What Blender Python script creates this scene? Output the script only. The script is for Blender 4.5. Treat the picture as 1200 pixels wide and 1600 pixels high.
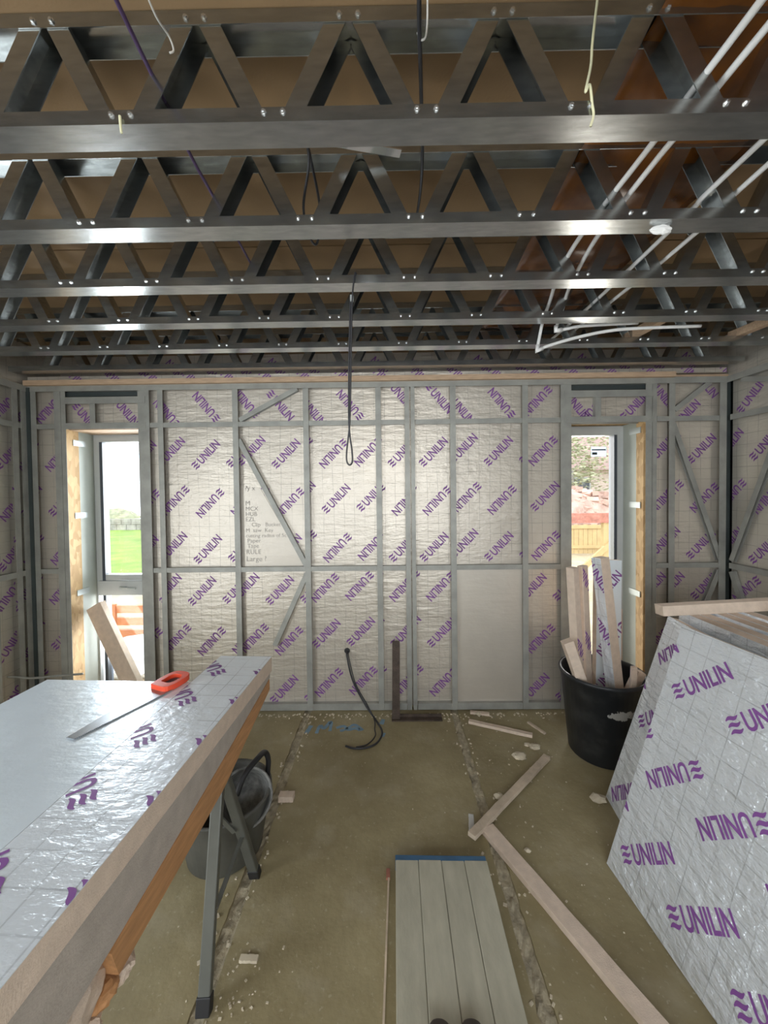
import bpy, bmesh, math, random
from mathutils import Vector, Matrix
random.seed(7)
for o in list(bpy.data.objects): bpy.data.objects.remove(o)
scene = bpy.context.scene
COL = scene.collection
R = math.radians

# ---------------------------------------------------------------- camera
cam_d = bpy.data.cameras.new('camera'); cam = bpy.data.objects.new('camera', cam_d); COL.objects.link(cam)
_p, _y, _r = R(1.25), R(.48), R(.65)
fw = Vector((-math.sin(_y)*math.cos(_p), math.cos(_y)*math.cos(_p), -math.sin(_p)))
rt = Vector((math.cos(_y), math.sin(_y), 0)); up = rt.cross(fw)
rt2 = math.cos(_r)*rt - math.sin(_r)*up; up2 = math.cos(_r)*up + math.sin(_r)*rt
cam.matrix_world = Matrix(((rt2.x, up2.x, -fw.x, 0), (rt2.y, up2.y, -fw.y, 0), (rt2.z, up2.z, -fw.z, 1.65), (0, 0, 0, 1)))
cam_d.sensor_fit = 'AUTO'; cam_d.sensor_width = 36; cam_d.lens = 13.5; cam_d.shift_y = -17/1600
cam_d.clip_start = .02; cam_d.clip_end = 300
scene.camera = cam

# ---------------------------------------------------------------- world, lights, exposure
world = bpy.data.worlds.new('world'); scene.world = world; world.use_nodes = True
bg = world.node_tree.nodes['Background']; bg.inputs[0].default_value = (.86, .93, 1, 1); bg.inputs[1].default_value = 3.4
vs = scene.view_settings; vs.view_transform = 'Standard'; vs.look = 'None'; vs.gamma = 1; vs.use_curve_mapping = False
vs.exposure = 0.16

def area(name, loc, rot, sx, sy, power, col):
    l = bpy.data.lights.new(name, 'AREA'); l.shape = 'RECTANGLE'; l.size = sx; l.size_y = sy; l.energy = power; l.color = col
    o = bpy.data.objects.new(name, l); COL.objects.link(o); o.location = loc; o.rotation_euler = rot
    return o
# daylight through the glazed opening in the rear wall behind the camera, and through the two tall windows
area('rear_daylight', (0, -1.72, 1.62), (R(90), 0, 0), 2.9, 1.3, 46, (.93, .97, 1))
area('window_daylight', (-2.12, 3.35, 1.2), (R(-90), 0, 0), .5, 2.0, 70, (.88, .95, 1))
area('window_daylight', (1.63, 3.35, 1.2), (R(-90), 0, 0), .5, 2.0, 18, (1, .95, .88))
area('added_side_fill', (-2.78, -.26, 1.2), (0, R(-90), 0), 2.0, 1.45, 62, (.90, .96, 1))  # added fill at an invented left-wall opening, brightens the leaning boards and table
wl = bpy.data.lights.new('work_light', 'POINT'); wl.energy = 11; wl.color = (1, .86, .66); wl.shadow_soft_size = .035
wo = bpy.data.objects.new('work_light', wl); COL.objects.link(wo); wo.location = (-.05, -.22, 2.36)

# ---------------------------------------------------------------- mesh helpers
class MB:
    def __init__(s): s.v = []; s.f = []
    def add(s, verts, faces, M=None):
        b = len(s.v)
        s.v += [tuple(M @ Vector(v)) if M else tuple(v) for v in verts]
        s.f += [tuple(b+i for i in f) for f in faces]; return s
    def box(s, x0, x1, y0, y1, z0, z1, M=None):
        return s.add([(x0,y0,z0),(x1,y0,z0),(x1,y1,z0),(x0,y1,z0),(x0,y0,z1),(x1,y0,z1),(x1,y1,z1),(x0,y1,z1)],
                     [(0,3,2,1),(4,5,6,7),(0,1,5,4),(1,2,6,5),(2,3,7,6),(3,0,4,7)], M)
    def prism(s, poly, a, b, M=None):
        """polygon in local XY (ccw) extruded from z=a to z=b"""
        n = len(poly)
        return s.add([(x,y,a) for x,y in poly]+[(x,y,b) for x,y in poly],
                     [tuple(range(n-1,-1,-1)), tuple(range(n,2*n))]+[(i,(i+1)%n,n+(i+1)%n,n+i) for i in range(n)], M)
    def tube(s, pts, r, n=8, cap=True):
        pts = [Vector(p) for p in pts]; rr = r if isinstance(r, (list, tuple)) else [r]*len(pts); b = len(s.v)
        prev = None
        for i, p in enumerate(pts):
            t = (pts[min(i+1,len(pts)-1)]-pts[max(i-1,0)]).normalized()
            if prev is None: a = t.cross(Vector((0,0,1)) if abs(t.z) < .9 else Vector((1,0,0))).normalized()
            else: a = (prev - t*prev.dot(t)).normalized()
            prev = a; c = t.cross(a)
            for k in range(n):
                q = p + (a*math.cos(2*math.pi*k/n)+c*math.sin(2*math.pi*k/n))*rr[i]; s.v.append(tuple(q))
        m = len(pts)
        for i in range(m-1):
            for k in range(n):
                s.f.append((b+i*n+k, b+i*n+(k+1)%n, b+(i+1)*n+(k+1)%n, b+(i+1)*n+k))
        if cap:
            s.f.append(tuple(b+k for k in range(n-1,-1,-1))); s.f.append(tuple(b+(m-1)*n+k for k in range(n)))
        return s
    def lathe(s, prof, n=32, M=None):
        vs_, fs = [], []; m = len(prof)
        for r, z in prof:
            for k in range(n): vs_.append((r*math.cos(2*math.pi*k/n), r*math.sin(2*math.pi*k/n), z))
        for i in range(m-1):
            for k in range(n): fs.append((i*n+k, i*n+(k+1)%n, (i+1)*n+(k+1)%n, (i+1)*n+k))
        if prof[0][0] > .0005: fs.append(tuple(range(n-1,-1,-1)))
        if prof[-1][0] > .0005: fs.append(tuple((m-1)*n+k for k in range(n)))
        return s.add(vs_, fs, M)
    def mesh(s, name, mat, smooth=False):
        me = bpy.data.meshes.new(name); me.from_pydata(s.v, [], s.f); me.update()
        bm = bmesh.new(); bm.from_mesh(me); bmesh.ops.recalc_face_normals(bm, faces=bm.faces); bm.to_mesh(me); bm.free()
        if mat: me.materials.append(mat)
        if smooth: 
            for p in me.polygons: p.use_smooth = True
        return me
    def build(s, name, mat, parent=None, smooth=False, bevel=0):
        o = bpy.data.objects.new(name, s.mesh(name, mat, smooth)); COL.objects.link(o)
        if parent: o.parent = parent
        if bevel:
            m = o.modifiers.new('bevel', 'BEVEL'); m.width = bevel; m.segments = 2; m.limit_method = 'ANGLE'
        return o
def share(src, name, parent, M):
    o = bpy.data.objects.new(name, src.data); COL.objects.link(o); o.parent = parent; o.matrix_local = M; return o
def tag(o, label, cat=None, group=None, kind=None):
    if label: o['label'] = label
    if cat: o['category'] = cat
    if group: o['group'] = group
    if kind: o['kind'] = kind
    return o
def empty(name, loc=(0,0,0), rz=0):
    o = bpy.data.objects.new(name, None); COL.objects.link(o); o.location = loc; o.rotation_euler = (0,0,rz); o.empty_display_size = .1; return o
def struct(o): o['kind'] = 'structure'; return o
def frame(o, u, v):
    """matrix with local x along u, local y along v, local z = u x v, at o"""
    u = Vector(u).normalized(); v = Vector(v); v = (v-u*v.dot(u)).normalized(); w = u.cross(v)
    return Matrix(((u.x,v.x,w.x,o[0]),(u.y,v.y,w.y,o[1]),(u.z,v.z,w.z,o[2]),(0,0,0,1)))
def barM(p0, p1, side=(0,-1,0)):
    """local x along the bar from p0, local y towards side"""
    p0, p1 = Vector(p0), Vector(p1); return frame(p0, p1-p0, side), (p1-p0).length
def smooth_path(pts, n=8):
    pts = [Vector(p) for p in pts]; out = []
    for i in range(len(pts)-1):
        a = pts[max(i-1,0)]; b = pts[i]; c = pts[i+1]; d = pts[min(i+2,len(pts)-1)]
        for k in range(n):
            t = k/n
            out.append(.5*((2*b)+(c-a)*t+(2*a-5*b+4*c-d)*t*t+(3*b-a-3*c+d)*t**3))
    out.append(pts[-1]); return out
def lump(r, seed, rough=.35, sub=2, sq=(1,1,1)):
    rnd = random.Random(seed); bm = bmesh.new(); bmesh.ops.create_icosphere(bm, subdivisions=sub, radius=1)
    m = MB()
    vs_ = [tuple(v.co[i]*r*sq[i]*(1-rough+2*rough*rnd.random()) for i in range(3)) for v in bm.verts]
    fs = [tuple(v.index for v in f.verts) for f in bm.faces]; bm.free(); m.add(vs_, fs); return m

# ---------------------------------------------------------------- materials
def nmat(name):
    m = bpy.data.materials.new(name); m.use_nodes = True; nt = m.node_tree; b = nt.nodes['Principled BSDF']; return m, nt, b
def N(nt, t, **kw):
    n = nt.nodes.new(t)
    for k, v in kw.items(): setattr(n, k, v)
    return n
def ramp(nt, fac, stops):
    r = N(nt, 'ShaderNodeValToRGB'); e = r.color_ramp.elements
    while len(e) < len(stops): e.new(.5)
    for i, (p, c) in enumerate(stops): e[i].position = p; e[i].color = (*c, 1)
    nt.links.new(fac, r.inputs[0]); return r.outputs[0]
def noise(nt, scale, detail=4, rough=.55, vec=None, stretch=None, coord='Object'):
    t = N(nt, 'ShaderNodeTexCoord'); src = t.outputs[coord]
    if stretch:
        mp = N(nt, 'ShaderNodeMapping'); mp.inputs['Scale'].default_value = stretch; nt.links.new(src, mp.inputs[0]); src = mp.outputs[0]
    n = N(nt, 'ShaderNodeTexNoise'); n.inputs['Scale'].default_value = scale; n.inputs['Detail'].default_value = detail; n.inputs['Roughness'].default_value = rough
    nt.links.new(src, n.inputs['Vector']); return n.outputs[0]
def bump(nt, b, h, strength, dist=.01):
    n = N(nt, 'ShaderNodeBump'); n.inputs['Strength'].default_value = strength; n.inputs['Distance'].default_value = dist
    nt.links.new(h, n.inputs['Height']); nt.links.new(n.outputs[0], b.inputs['Normal'])
def plain(name, col, rough=.6, metal=0, var=.12, scale=8, bmp=0, stretch=None, bscale=None):
    m, nt, b = nmat(name); b.inputs['Roughness'].default_value = rough; b.inputs['Metallic'].default_value = metal
    lo = tuple(c*(1-var) for c in col); hi = tuple(min(1,c*(1+var)) for c in col)
    nz = noise(nt, scale, stretch=stretch); nt.links.new(ramp(nt, nz, [(.3,lo),(.7,hi)]), b.inputs['Base Color'])
    if bmp: bump(nt, b, noise(nt, bscale or scale*6, stretch=stretch), bmp)
    return m
def mix(nt, fac, a, b_, mode='MIX'):
    n = N(nt, 'ShaderNodeMix', data_type='RGBA', blend_type=mode)
    if isinstance(fac, float): n.inputs[0].default_value = fac
    else: nt.links.new(fac, n.inputs[0])
    for s, v in ((n.inputs[6], a), (n.inputs[7], b_)):
        if isinstance(v, tuple): s.default_value = (*v, 1)
        else: nt.links.new(v, s)
    return n.outputs[2]
def mth(nt, op, a, b_=None):
    n = N(nt, 'ShaderNodeMath', operation=op)
    for i, v in enumerate((a, b_)):
        if v is None: continue
        if isinstance(v, (int, float)): n.inputs[i].default_value = v
        else: nt.links.new(v, n.inputs[i])
    return n.outputs[0]
def foil(name, ax, col=(.74,.72,.70), grid=True, rough=.36, metal=.55, wr=.35):
    """foil facing of an insulation board: silver, printed scrim grid, crinkled"""
    m, nt, b = nmat(name)
    t = N(nt, 'ShaderNodeTexCoord'); sp = N(nt, 'ShaderNodeSeparateXYZ'); nt.links.new(t.outputs['Object'], sp.inputs[0])
    nz = noise(nt, 3.0, 3); base = ramp(nt, nz, [(.3, tuple(c*.93 for c in col)), (.7, tuple(min(1,c*1.05) for c in col))])
    if grid:
        wob = mth(nt, 'MULTIPLY', noise(nt, 2.2, 2), .03); tot = None
        for a in ax:
            s = mth(nt, 'ADD', sp.outputs['XYZ'.index(a)], wob)
            fr = mth(nt, 'FRACT', mth(nt, 'DIVIDE', s, .079))
            ln = mth(nt, 'LESS_THAN', fr, .05)
            tot = ln if tot is None else mth(nt, 'MAXIMUM', tot, ln)
        fade = ramp(nt, noise(nt, 7, 2), [(.38, (.25,)*3), (.6, (1,)*3)])
        base = mix(nt, mth(nt, 'MULTIPLY', tot, mth(nt, 'MULTIPLY', fade, .68)), base, tuple(c*.55 for c in col))
    nt.links.new(base, b.inputs['Base Color'])
    b.inputs['Metallic'].default_value = metal; b.inputs['Roughness'].default_value = rough
    st = {'XZ': (5,5,24), 'YZ': (5,5,24), 'XY': (9,20,9)}[ax]
    h = mth(nt, 'ADD', noise(nt, 1.0, 5, .6, stretch=st), mth(nt, 'MULTIPLY', noise(nt, 28, 3), .45))
    bump(nt, b, h, wr, .012 if wr < .8 else .022)
    return m

M = {}
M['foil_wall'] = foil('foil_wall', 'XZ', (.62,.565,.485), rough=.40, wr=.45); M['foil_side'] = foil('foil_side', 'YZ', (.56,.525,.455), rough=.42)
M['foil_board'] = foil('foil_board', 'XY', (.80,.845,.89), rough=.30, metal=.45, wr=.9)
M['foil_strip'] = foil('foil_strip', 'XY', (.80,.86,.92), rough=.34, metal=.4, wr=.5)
M['foil_plain'] = foil('foil_plain', 'XY', (.78,.87,.94), grid=False, rough=.3, metal=.3, wr=.22)
M['foil_plain_wall'] = foil('foil_plain_wall', 'XZ', (.60,.55,.475), grid=False, rough=.42, metal=.45, wr=.12)
M['purple'] = plain('purple_print', (.215,.075,.29), .5, 0, .1)
M['pen'] = plain('grey_pen', (.42,.39,.35), .7)
M['foam'] = plain('foam_core', (.66,.535,.43), .85, 0, .08, 30, .25, None, 220)
M['foam_edge_shaded'] = plain('foam_edge_shaded', (.42,.37,.32), .85, 0, .10, 20, .2, None, 200)  # grey lower foam layer, with the table side's shade darkened into its colour
M['steel'] = plain('galvanised_steel', (.43,.445,.44), .23, .95, .15, 14, .015, (1,4,4))
M['frame'] = plain('wall_frame_steel', (.34,.34,.31), .5, .3, .15, 10, .05)
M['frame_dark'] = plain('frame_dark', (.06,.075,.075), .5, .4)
M['screw'] = plain('bright_zinc', (.75,.76,.76), .22, .9, .05)
M['timber'] = plain('planed_timber', (.50,.35,.23), .7, 0, .18, 6, .15, (2,20,20), 40)
M['timber_orange'] = plain('orange_timber', (.46,.235,.10), .7, 0, .18, 6, .15, (14,2,14), 40)
M['batten'] = plain('pale_batten', (.56,.46,.35), .75, 0, .2, 12, .2)
M['black'] = plain('black_rubber', (.018,.018,.02), .5)
M['cable'] = plain('black_cable', (.03,.03,.034), .45)
M['purple_cable'] = plain('purple_cable', (.06,.03,.09), .5)
M['pipe'] = plain('white_plastic', (.80,.80,.78), .35, 0, .04)
M['string'] = plain('cream_string', (.66,.64,.42), .8)
M['upvc'] = plain('upvc_frame', (.45,.47,.465), .4, 0, .05)
M['gasket'] = plain('dark_gasket', (.05,.06,.075), .4)
M['membrane'] = plain('grey_green_membrane', (.36,.385,.34), .55, 0, .08, 5)
M['rust'] = plain('rusted_steel', (.085,.062,.048), .7, .3, .4, 16, .3)
M['red'] = plain('red_plastic', (.80,.085,.035), .4, 0, .05)
M['saw'] = plain('saw_steel', (.30,.32,.34), .3, .9, .08, 20)
M['leg'] = plain('trestle_grey', (.15,.155,.14), .45, .5, .12)
M['tub'] = plain('dark_grey_tub', (.105,.105,.092), .55, 0, .3, 9)
M['bucket'] = plain('scuffed_grey_bucket', (.17,.17,.16), .5, 0, .5, 12, .1, (3,3,14))
M['stage'] = plain('grey_staging_plank', (.43,.41,.32), .75, 0, .12, 5, .08, (5,1.5,5), 40)
M['blue'] = plain('blue_metal', (.05,.13,.24), .5, .2, .3)
M['blue_paint'] = plain('blue_spray_paint', (.20,.30,.38), .9, 0, .15)
M['boot'] = plain('dark_boot_leather', (.05,.035,.03), .55, 0, .2)
M['amber'] = plain('amber_sheet', (.16,.055,.008), .25, 0, .6, 5)
M['label'] = plain('white_sticker', (.72,.78,.86), .5)
M['tape'] = plain('silver_clip', (.40,.43,.42), .45, .4)
M['crumb'] = plain('foam_crumb', (.55,.48,.36), .9, 0, .15)
M['sheet'] = plain('white_sheet', (.62,.62,.60), .6)
M['barrier'] = plain('orange_barrier', (.50,.17,.06), .5)
M['grass'] = plain('lawn', (.19,.30,.045), .9, 0, .35, 1.2, .3)
M['hedge'] = plain('hedge_leaves', (.27,.28,.17), .9, 0, .5, 3, .4)
M['stone'] = plain('stone', (.36,.33,.30), .9, 0, .3, 3, .4)
M['fence'] = plain('yellow_timber', (.50,.36,.17), .8, 0, .15, 3)
M['redbrick'] = plain('red_brick', (.42,.17,.12), .9, 0, .3, 12)
M['render'] = plain('pale_render', (.62,.52,.45), .9, 0, .1)
M['roof'] = plain('roof_tile', (.30,.20,.17), .9, 0, .2)
M['dark_glass'] = plain('dark_window', (.05,.06,.07), .1)
M['sand'] = plain('sandy_ground', (.42,.34,.22), .95, 0, .2, 2)
M['rubble'] = plain('pink_rubble', (.50,.33,.26), .95, 0, .4, 1.5)
M['leaf'] = plain('pale_leaf', (.36,.37,.22), .8, 0, .3, 2)
M['plaster'] = plain('inner_lining', (.35,.33,.30), .9, 0, .08, 2)

# chipboard deck / OSB
def osb(name, lo, hi):
    m, nt, b = nmat(name); t = N(nt, 'ShaderNodeTexCoord'); v = N(nt, 'ShaderNodeTexVoronoi'); v.inputs['Scale'].default_value = 38
    mp = N(nt, 'ShaderNodeMapping'); mp.inputs['Scale'].default_value = (1, 1, .45); nt.links.new(t.outputs['Object'], mp.inputs[0]); nt.links.new(mp.outputs[0], v.inputs['Vector'])
    nt.links.new(ramp(nt, v.outputs['Color'], [(.2, lo), (.8, hi)]), b.inputs['Base Color']); b.inputs['Roughness'].default_value = .75; return m
M['osb'] = osb('osb', (.38,.235,.10), (.52,.35,.17))
M['deck'] = plain('chipboard_deck', (.28,.18,.09), .8, 0, .15, 3, .1, None, 120)
# concrete
m, nt, b = nmat('concrete'); M['concrete'] = m
c1 = ramp(nt, noise(nt, 1.3, 6, .62), [(.30, (.20,.16,.08)), (.55, (.32,.27,.15)), (.75, (.45,.39,.24))])
spk = ramp(nt, noise(nt, 55, 3), [(.62, (0,)*3), (.70, (1,)*3)])
dust = ramp(nt, noise(nt, 4.5, 5), [(.52, (0,)*3), (.75, (1,)*3)])
c2 = mix(nt, mth(nt, 'MULTIPLY', dust, .35), c1, (.50,.45,.34))
nt.links.new(mix(nt, mth(nt, 'MULTIPLY', spk, .3), c2, (.55,.50,.38)), b.inputs['Base Color'])
nt.links.new(ramp(nt, noise(nt, 2, 4), [(.35, (.5,)*3), (.7, (.85,)*3)]), b.inputs['Roughness'])
bump(nt, b, noise(nt, 30, 6), .25)
M['concrete_rough'] = plain('groove_rubble', (.40,.35,.25), .95, 0, .35, 22, .6, None, 60)
# black bin with a plaster scuff
m, nt, b = nmat('black_bin'); M['bin'] = m
t = N(nt, 'ShaderNodeTexCoord'); mp = N(nt, 'ShaderNodeMapping'); mp.inputs['Location'].default_value = (.005/.085, .215/.09, -.345/.035); mp.inputs['Scale'].default_value = (1/.085, 1/.09, 1/.035)
nt.links.new(t.outputs['Object'], mp.inputs[0]); ln = N(nt, 'ShaderNodeVectorMath', operation='LENGTH'); nt.links.new(mp.outputs[0], ln.inputs[0])
msk = mth(nt, 'LESS_THAN', mth(nt, 'ADD', ln.outputs['Value'], mth(nt, 'MULTIPLY', noise(nt, 40, 4), 1.6)), 1.55)
dst = ramp(nt, noise(nt, 9, 5), [(.5, (.016,.018,.021)), (.8, (.06,.062,.062))])
nt.links.new(mix(nt, msk, dst, (.48,.47,.44)), b.inputs['Base Color']); b.inputs['Roughness'].default_value = .42
# window glass
m, nt, b = nmat('glass'); M['glass'] = m
tr = N(nt, 'ShaderNodeBsdfTransparent'); gl = N(nt, 'ShaderNodeBsdfGlossy'); gl.inputs['Roughness'].default_value = .02
fr = N(nt, 'ShaderNodeFresnel'); fr.inputs[0].default_value = 1.4; ms = N(nt, 'ShaderNodeMixShader')
nt.links.new(fr.outputs[0], ms.inputs[0]); nt.links.new(tr.outputs[0], ms.inputs[1]); nt.links.new(gl.outputs[0], ms.inputs[2])
nt.links.new(ms.outputs[0], nt.nodes['Material Output'].inputs[0])

# translucent paper sticker on the panes
m, nt, b = nmat('paper_sticker'); M['label'] = m; b.inputs['Base Color'].default_value = (.72,.78,.86,1)
tl = N(nt, 'ShaderNodeBsdfTranslucent'); tl.inputs[0].default_value = (.72,.78,.86,1); ms = N(nt, 'ShaderNodeMixShader'); ms.inputs[0].default_value = .6
nt.links.new(b.outputs[0], ms.inputs[1]); nt.links.new(tl.outputs[0], ms.inputs[2]); nt.links.new(ms.outputs[0], nt.nodes['Material Output'].inputs[0])
# ---------------------------------------------------------------- printed logo (flat print on the foil)
def text_mesh(body, size, offset=0.0):
    c = bpy.data.curves.new('t', 'FONT'); c.body = body; c.size = size; c.offset = offset; c.resolution_u = 3
    o = bpy.data.objects.new('t', c); COL.objects.link(o); bpy.context.view_layer.update()
    me = o.evaluated_get(bpy.context.evaluated_depsgraph_get()).to_mesh()
    vs_ = [tuple(v.co) for v in me.vertices]; fs = [tuple(p.vertices) for p in me.polygons]
    bpy.data.objects.remove(o); bpy.data.curves.remove(c); return vs_, fs
_tv, _tf = text_mesh('UNILIN', .090, .0021)
_x0 = min(v[0] for v in _tv); _x1 = max(v[0] for v in _tv); _h = max(v[1] for v in _tv)
TW = .205; LW = .268                          # letters 205 mm wide, the whole mark 268 mm
lv = [((v[0]-_x0)/(_x1-_x0)*TW + .063 - LW/2, v[1]-_h/2) for v in _tv]; lf = list(_tf)
for k in range(3):                           # emblem: three tapering waves
    yb = -.022 + .022*k; b0 = len(lv); n = 9; topp, bot = [], []
    for i in range(n):
        s = i/(n-1); x = -LW/2 + s*.050; y = yb + .0042*math.sin(2*math.pi*s) + .007*(s-.5); wd = .0066*math.sin(math.pi*min(max(s,.03),.97))**.7+.0006
        topp.append((x, y+wd)); bot.append((x, y-wd))
    lv += bot + topp
    for i in range(n-1): lf.append((b0+i, b0+i+1, b0+n+i+1, b0+n+i))
def logos(spots, clip=None, keep=None):
    """spots: (u, v, angle in degrees); clip: (u0,u1,v0,v1) -> 2D verts, faces of all marks cut to the board"""
    bm = bmesh.new()
    for (u, v, a) in spots:
        ca, sa = math.cos(R(a)), math.sin(R(a))
        nv = [bm.verts.new((u+x*ca-y*sa, v+x*sa+y*ca, 0)) for x, y in lv]
        for f in lf:
            try: bm.faces.new([nv[i] for i in f])
            except ValueError: pass
    if clip:
        for co, no in (((clip[0],0,0),(-1,0,0)), ((clip[1],0,0),(1,0,0)), ((0,clip[2],0),(0,-1,0)), ((0,clip[3],0),(0,1,0))):
            bmesh.ops.bisect_plane(bm, geom=bm.verts[:]+bm.edges[:]+bm.faces[:], plane_co=co, plane_no=no, clear_outer=True)
    bm.verts.index_update()
    vs_ = [tuple(v.co) for v in bm.verts]; fs = [tuple(x.index for x in f.verts) for f in bm.faces]; bm.free(); return vs_, fs
def print_on(parent, spots, clip, Mt, mat='purple', name='logo_print'):
    for sp in spots:
        vs_, fs = logos([sp], clip)
        if not fs: continue
        me = bpy.data.meshes.new(name); me.from_pydata(vs_, [], fs); me.materials.append(M[mat])
        o = bpy.data.objects.new(name, me); COL.objects.link(o); o.parent = parent; o.matrix_local = Mt
def writing(parent, body, size, Mt, mat, name, width=None, offset=0.0):
    vs_, fs = text_mesh(body, size, offset)
    me = bpy.data.meshes.new(name); me.from_pydata(vs_, [], fs); me.materials.append(M[mat])
    o = bpy.data.objects.new(name, me); COL.objects.link(o); o.parent = parent; o.matrix_local = Mt; return o

# ================================================================ THE SETTING
XL, XR, YB, YR = -2.69, 2.52, 2.87, -1.62
# floor with two chased channels
def jag(x, seed, y0=YR, y1=YB+.08, n=150, amp=.0022):
    r = random.Random(seed); return [(x+r.uniform(-amp,amp)*(1 if r.random() < .8 else 2), y0+(y1-y0)*i/n) for i in range(n+1)]
e = [jag(-.646,1), jag(-.592,2), jag(.458,3), jag(.512,4)]
fl = MB()
def strip(a, b_, z):
    n = len(a); fl.add([(x,y,z) for x,y in a]+[(x,y,z) for x,y in b_], [(i,i+1,n+i+1,n+i) for i in range(n-1)])
def rise(a, z0, z1):
    n = len(a); fl.add([(x,y,z0) for x,y in a]+[(x,y,z1) for x,y in a], [(i,i+1,n+i+1,n+i) for i in range(n-1)])
YS = [p[1] for p in e[0]]
strip([(XL-.1,y) for y in YS], e[0], 0); strip(e[1], e[2], 0); strip(e[3], [(XR+.1,y) for y in YS], 0)
for q in e: rise(q, -.03, 0)
floor = struct(fl.build('floor', M['concrete']))
ch = MB()
for a, b_ in ((e[0], e[1]), (e[2], e[3])):
    n = len(a); r = random.Random(5); zz = [[-.014+r.uniform(-.004,.006) for _ in range(n)] for _ in range(5)]
    vv = [(a[i][0]+(b_[i][0]-a[i][0])*j/4, a[i][1], zz[j][i]) for j in range(5) for i in range(n)]
    ch.add(vv, [(j*n+i, j*n+i+1, (j+1)*n+i+1, (j+1)*n+i) for j in range(4) for i in range(n-1)])
ch.build('channel_bed', M['concrete_rough'], floor)
# blue spray marks on the concrete
def stroke(pts, r, z=.0012):
    m = MB(); pts = smooth_path([(x,y,z) for x,y in pts], 5); n = len(pts); vs_ = []
    for i, p in enumerate(pts):
        t = (pts[min(i+1,n-1)]-pts[max(i-1,0)]).normalized(); s = Vector((-t.y,t.x,0)); w = r*(.8+.4*random.random())
        vs_ += [tuple(p+s*w), tuple(p-s*w)]
    m.add(vs_, [(2*i,2*i+1,2*i+3,2*i+2) for i in range(n-1)]); return m
marks = [([(-.575,2.60),(-.558,2.69)], .010), ([(-.505,2.60),(-.495,2.69),(-.462,2.655),(-.425,2.735),(-.415,2.625)], .008),
         ([(-.375,2.66),(-.325,2.68),(-.29,2.64),(-.245,2.655),(-.205,2.635)], .009), ([(-.345,2.625),(-.30,2.65),(-.255,2.695),(-.215,2.665),(-.19,2.63)], .008),
         ([(-.045,2.76),(-.06,2.70)], .009), ([(-.05,2.56),(-.035,2.60)], .006)]
for p, r in marks: stroke(p, r*1.6).build('spray_mark', M['blue_paint'], floor)

# deck above the trusses: chipboard sheets
ceil = struct(empty('ceiling')); 
ybs = [-1.7,-.6,.28,1.22,1.82,2.42,3.3]
for i in range(len(ybs)-1):
    o = MB().box(XL-.1, XR+.1, ybs[i]+.002, ybs[i+1]-.002, 2.806+(.003 if i%2 else 0), 2.83).build('deck_board', M['deck'], ceil)
MB().box(XL-.1, XR+.1, -1.7, 3.3, 2.832, 2.86).build('deck_backing', M['frame_dark'], ceil)

# ---- framed walls -------------------------------------------------------
WALLM = {'back': Matrix(((1,0,0,0),(0,0,-1,YB),(0,1,0,0),(0,0,0,1))),            # u=X, v=Z, w towards the room
         'left': Matrix(((0,0,1,XL),(1,0,0,0),(0,1,0,0),(0,0,0,1))),             # u=Y
         'right': Matrix(((0,0,-1,XR),(-1,0,0,YB),(0,1,0,0),(0,0,0,1)))}         # u = YB - Y
def csec(w, d, t=.003):
    """C profile across the width w (front face at depth 0) going back d"""
    return [(-w/2,0),(w/2,0),(w/2,-t),(-w/2+t,-t),(-w/2+t,-d+t),(w/2,-d+t),(w/2,-d),(-w/2,-d)]
def member(parent, W, p0, p1, w=.042, d=.07, name='stud', w0=0.0, mat='frame', flip=1):
    p0 = Vector((*p0, w0)); p1 = Vector((*p1, w0)); L = (p1-p0).length
    ax = (p1-p0).normalized(); sd = Vector((ax.y,-ax.x,0))*flip
    F = Matrix(((sd.x,0,ax.x,p0.x),(sd.y,0,ax.y,p0.y),(0,1,0,p0.z),(0,0,0,1)))
    return MB().prism(csec(w,d), 0, L, W @ F).build(name, M[mat], parent)
PW = -.04                                                         # foil face lies 40 mm behind the stud face
def panel(parent, W, u0, u1, v0, v1, spots=(), mat='foil_wall', w=PW, name='insulation_panel', t=.05):
    o = MB().box(u0, u1, v0, v1, w-t, w, W).build(name, M[mat], parent)
    if spots: print_on(o, spots, (u0,u1,v0,v1), W @ Matrix.Translation((0,0,w+.0012)))
    return o
def rows(x0, spec, u0, u1, dx=.265):
    """spec: (z, 'A'|'B', shift) rows of marks over a board from u0 to u1, aligned to x0"""
    out = []
    for z, k, sh in spec:
        n0 = math.floor((u0-.2-x0-sh)/dx)
        for i in range(n0, n0+int((u1-u0+.5)/dx)+2):
            out.append((x0+sh+i*dx, z+.012*((i*7)%3-1), {'A': 46, 'B': 226, 'C': 130, 'D': -50}[k]))
    return out
W = WALLM['back']
wb = struct(empty('wall_back', (0,0,0)))
ZT, Z2, ZM, ZF = 2.445, 2.175, 1.083, .03
upA = [(1.965,'A',0),(1.60,'B',.03),(1.245,'A',0)]; upB = [(1.965,'B',0),(1.62,'A',.01),(1.25,'B',.02)]
loA = [(.925,'A',-.05),(.54,'B',.02),(.16,'A',-.03)]; loB = [(.945,'B',0),(.59,'A',0),(.215,'B',.02)]
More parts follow.
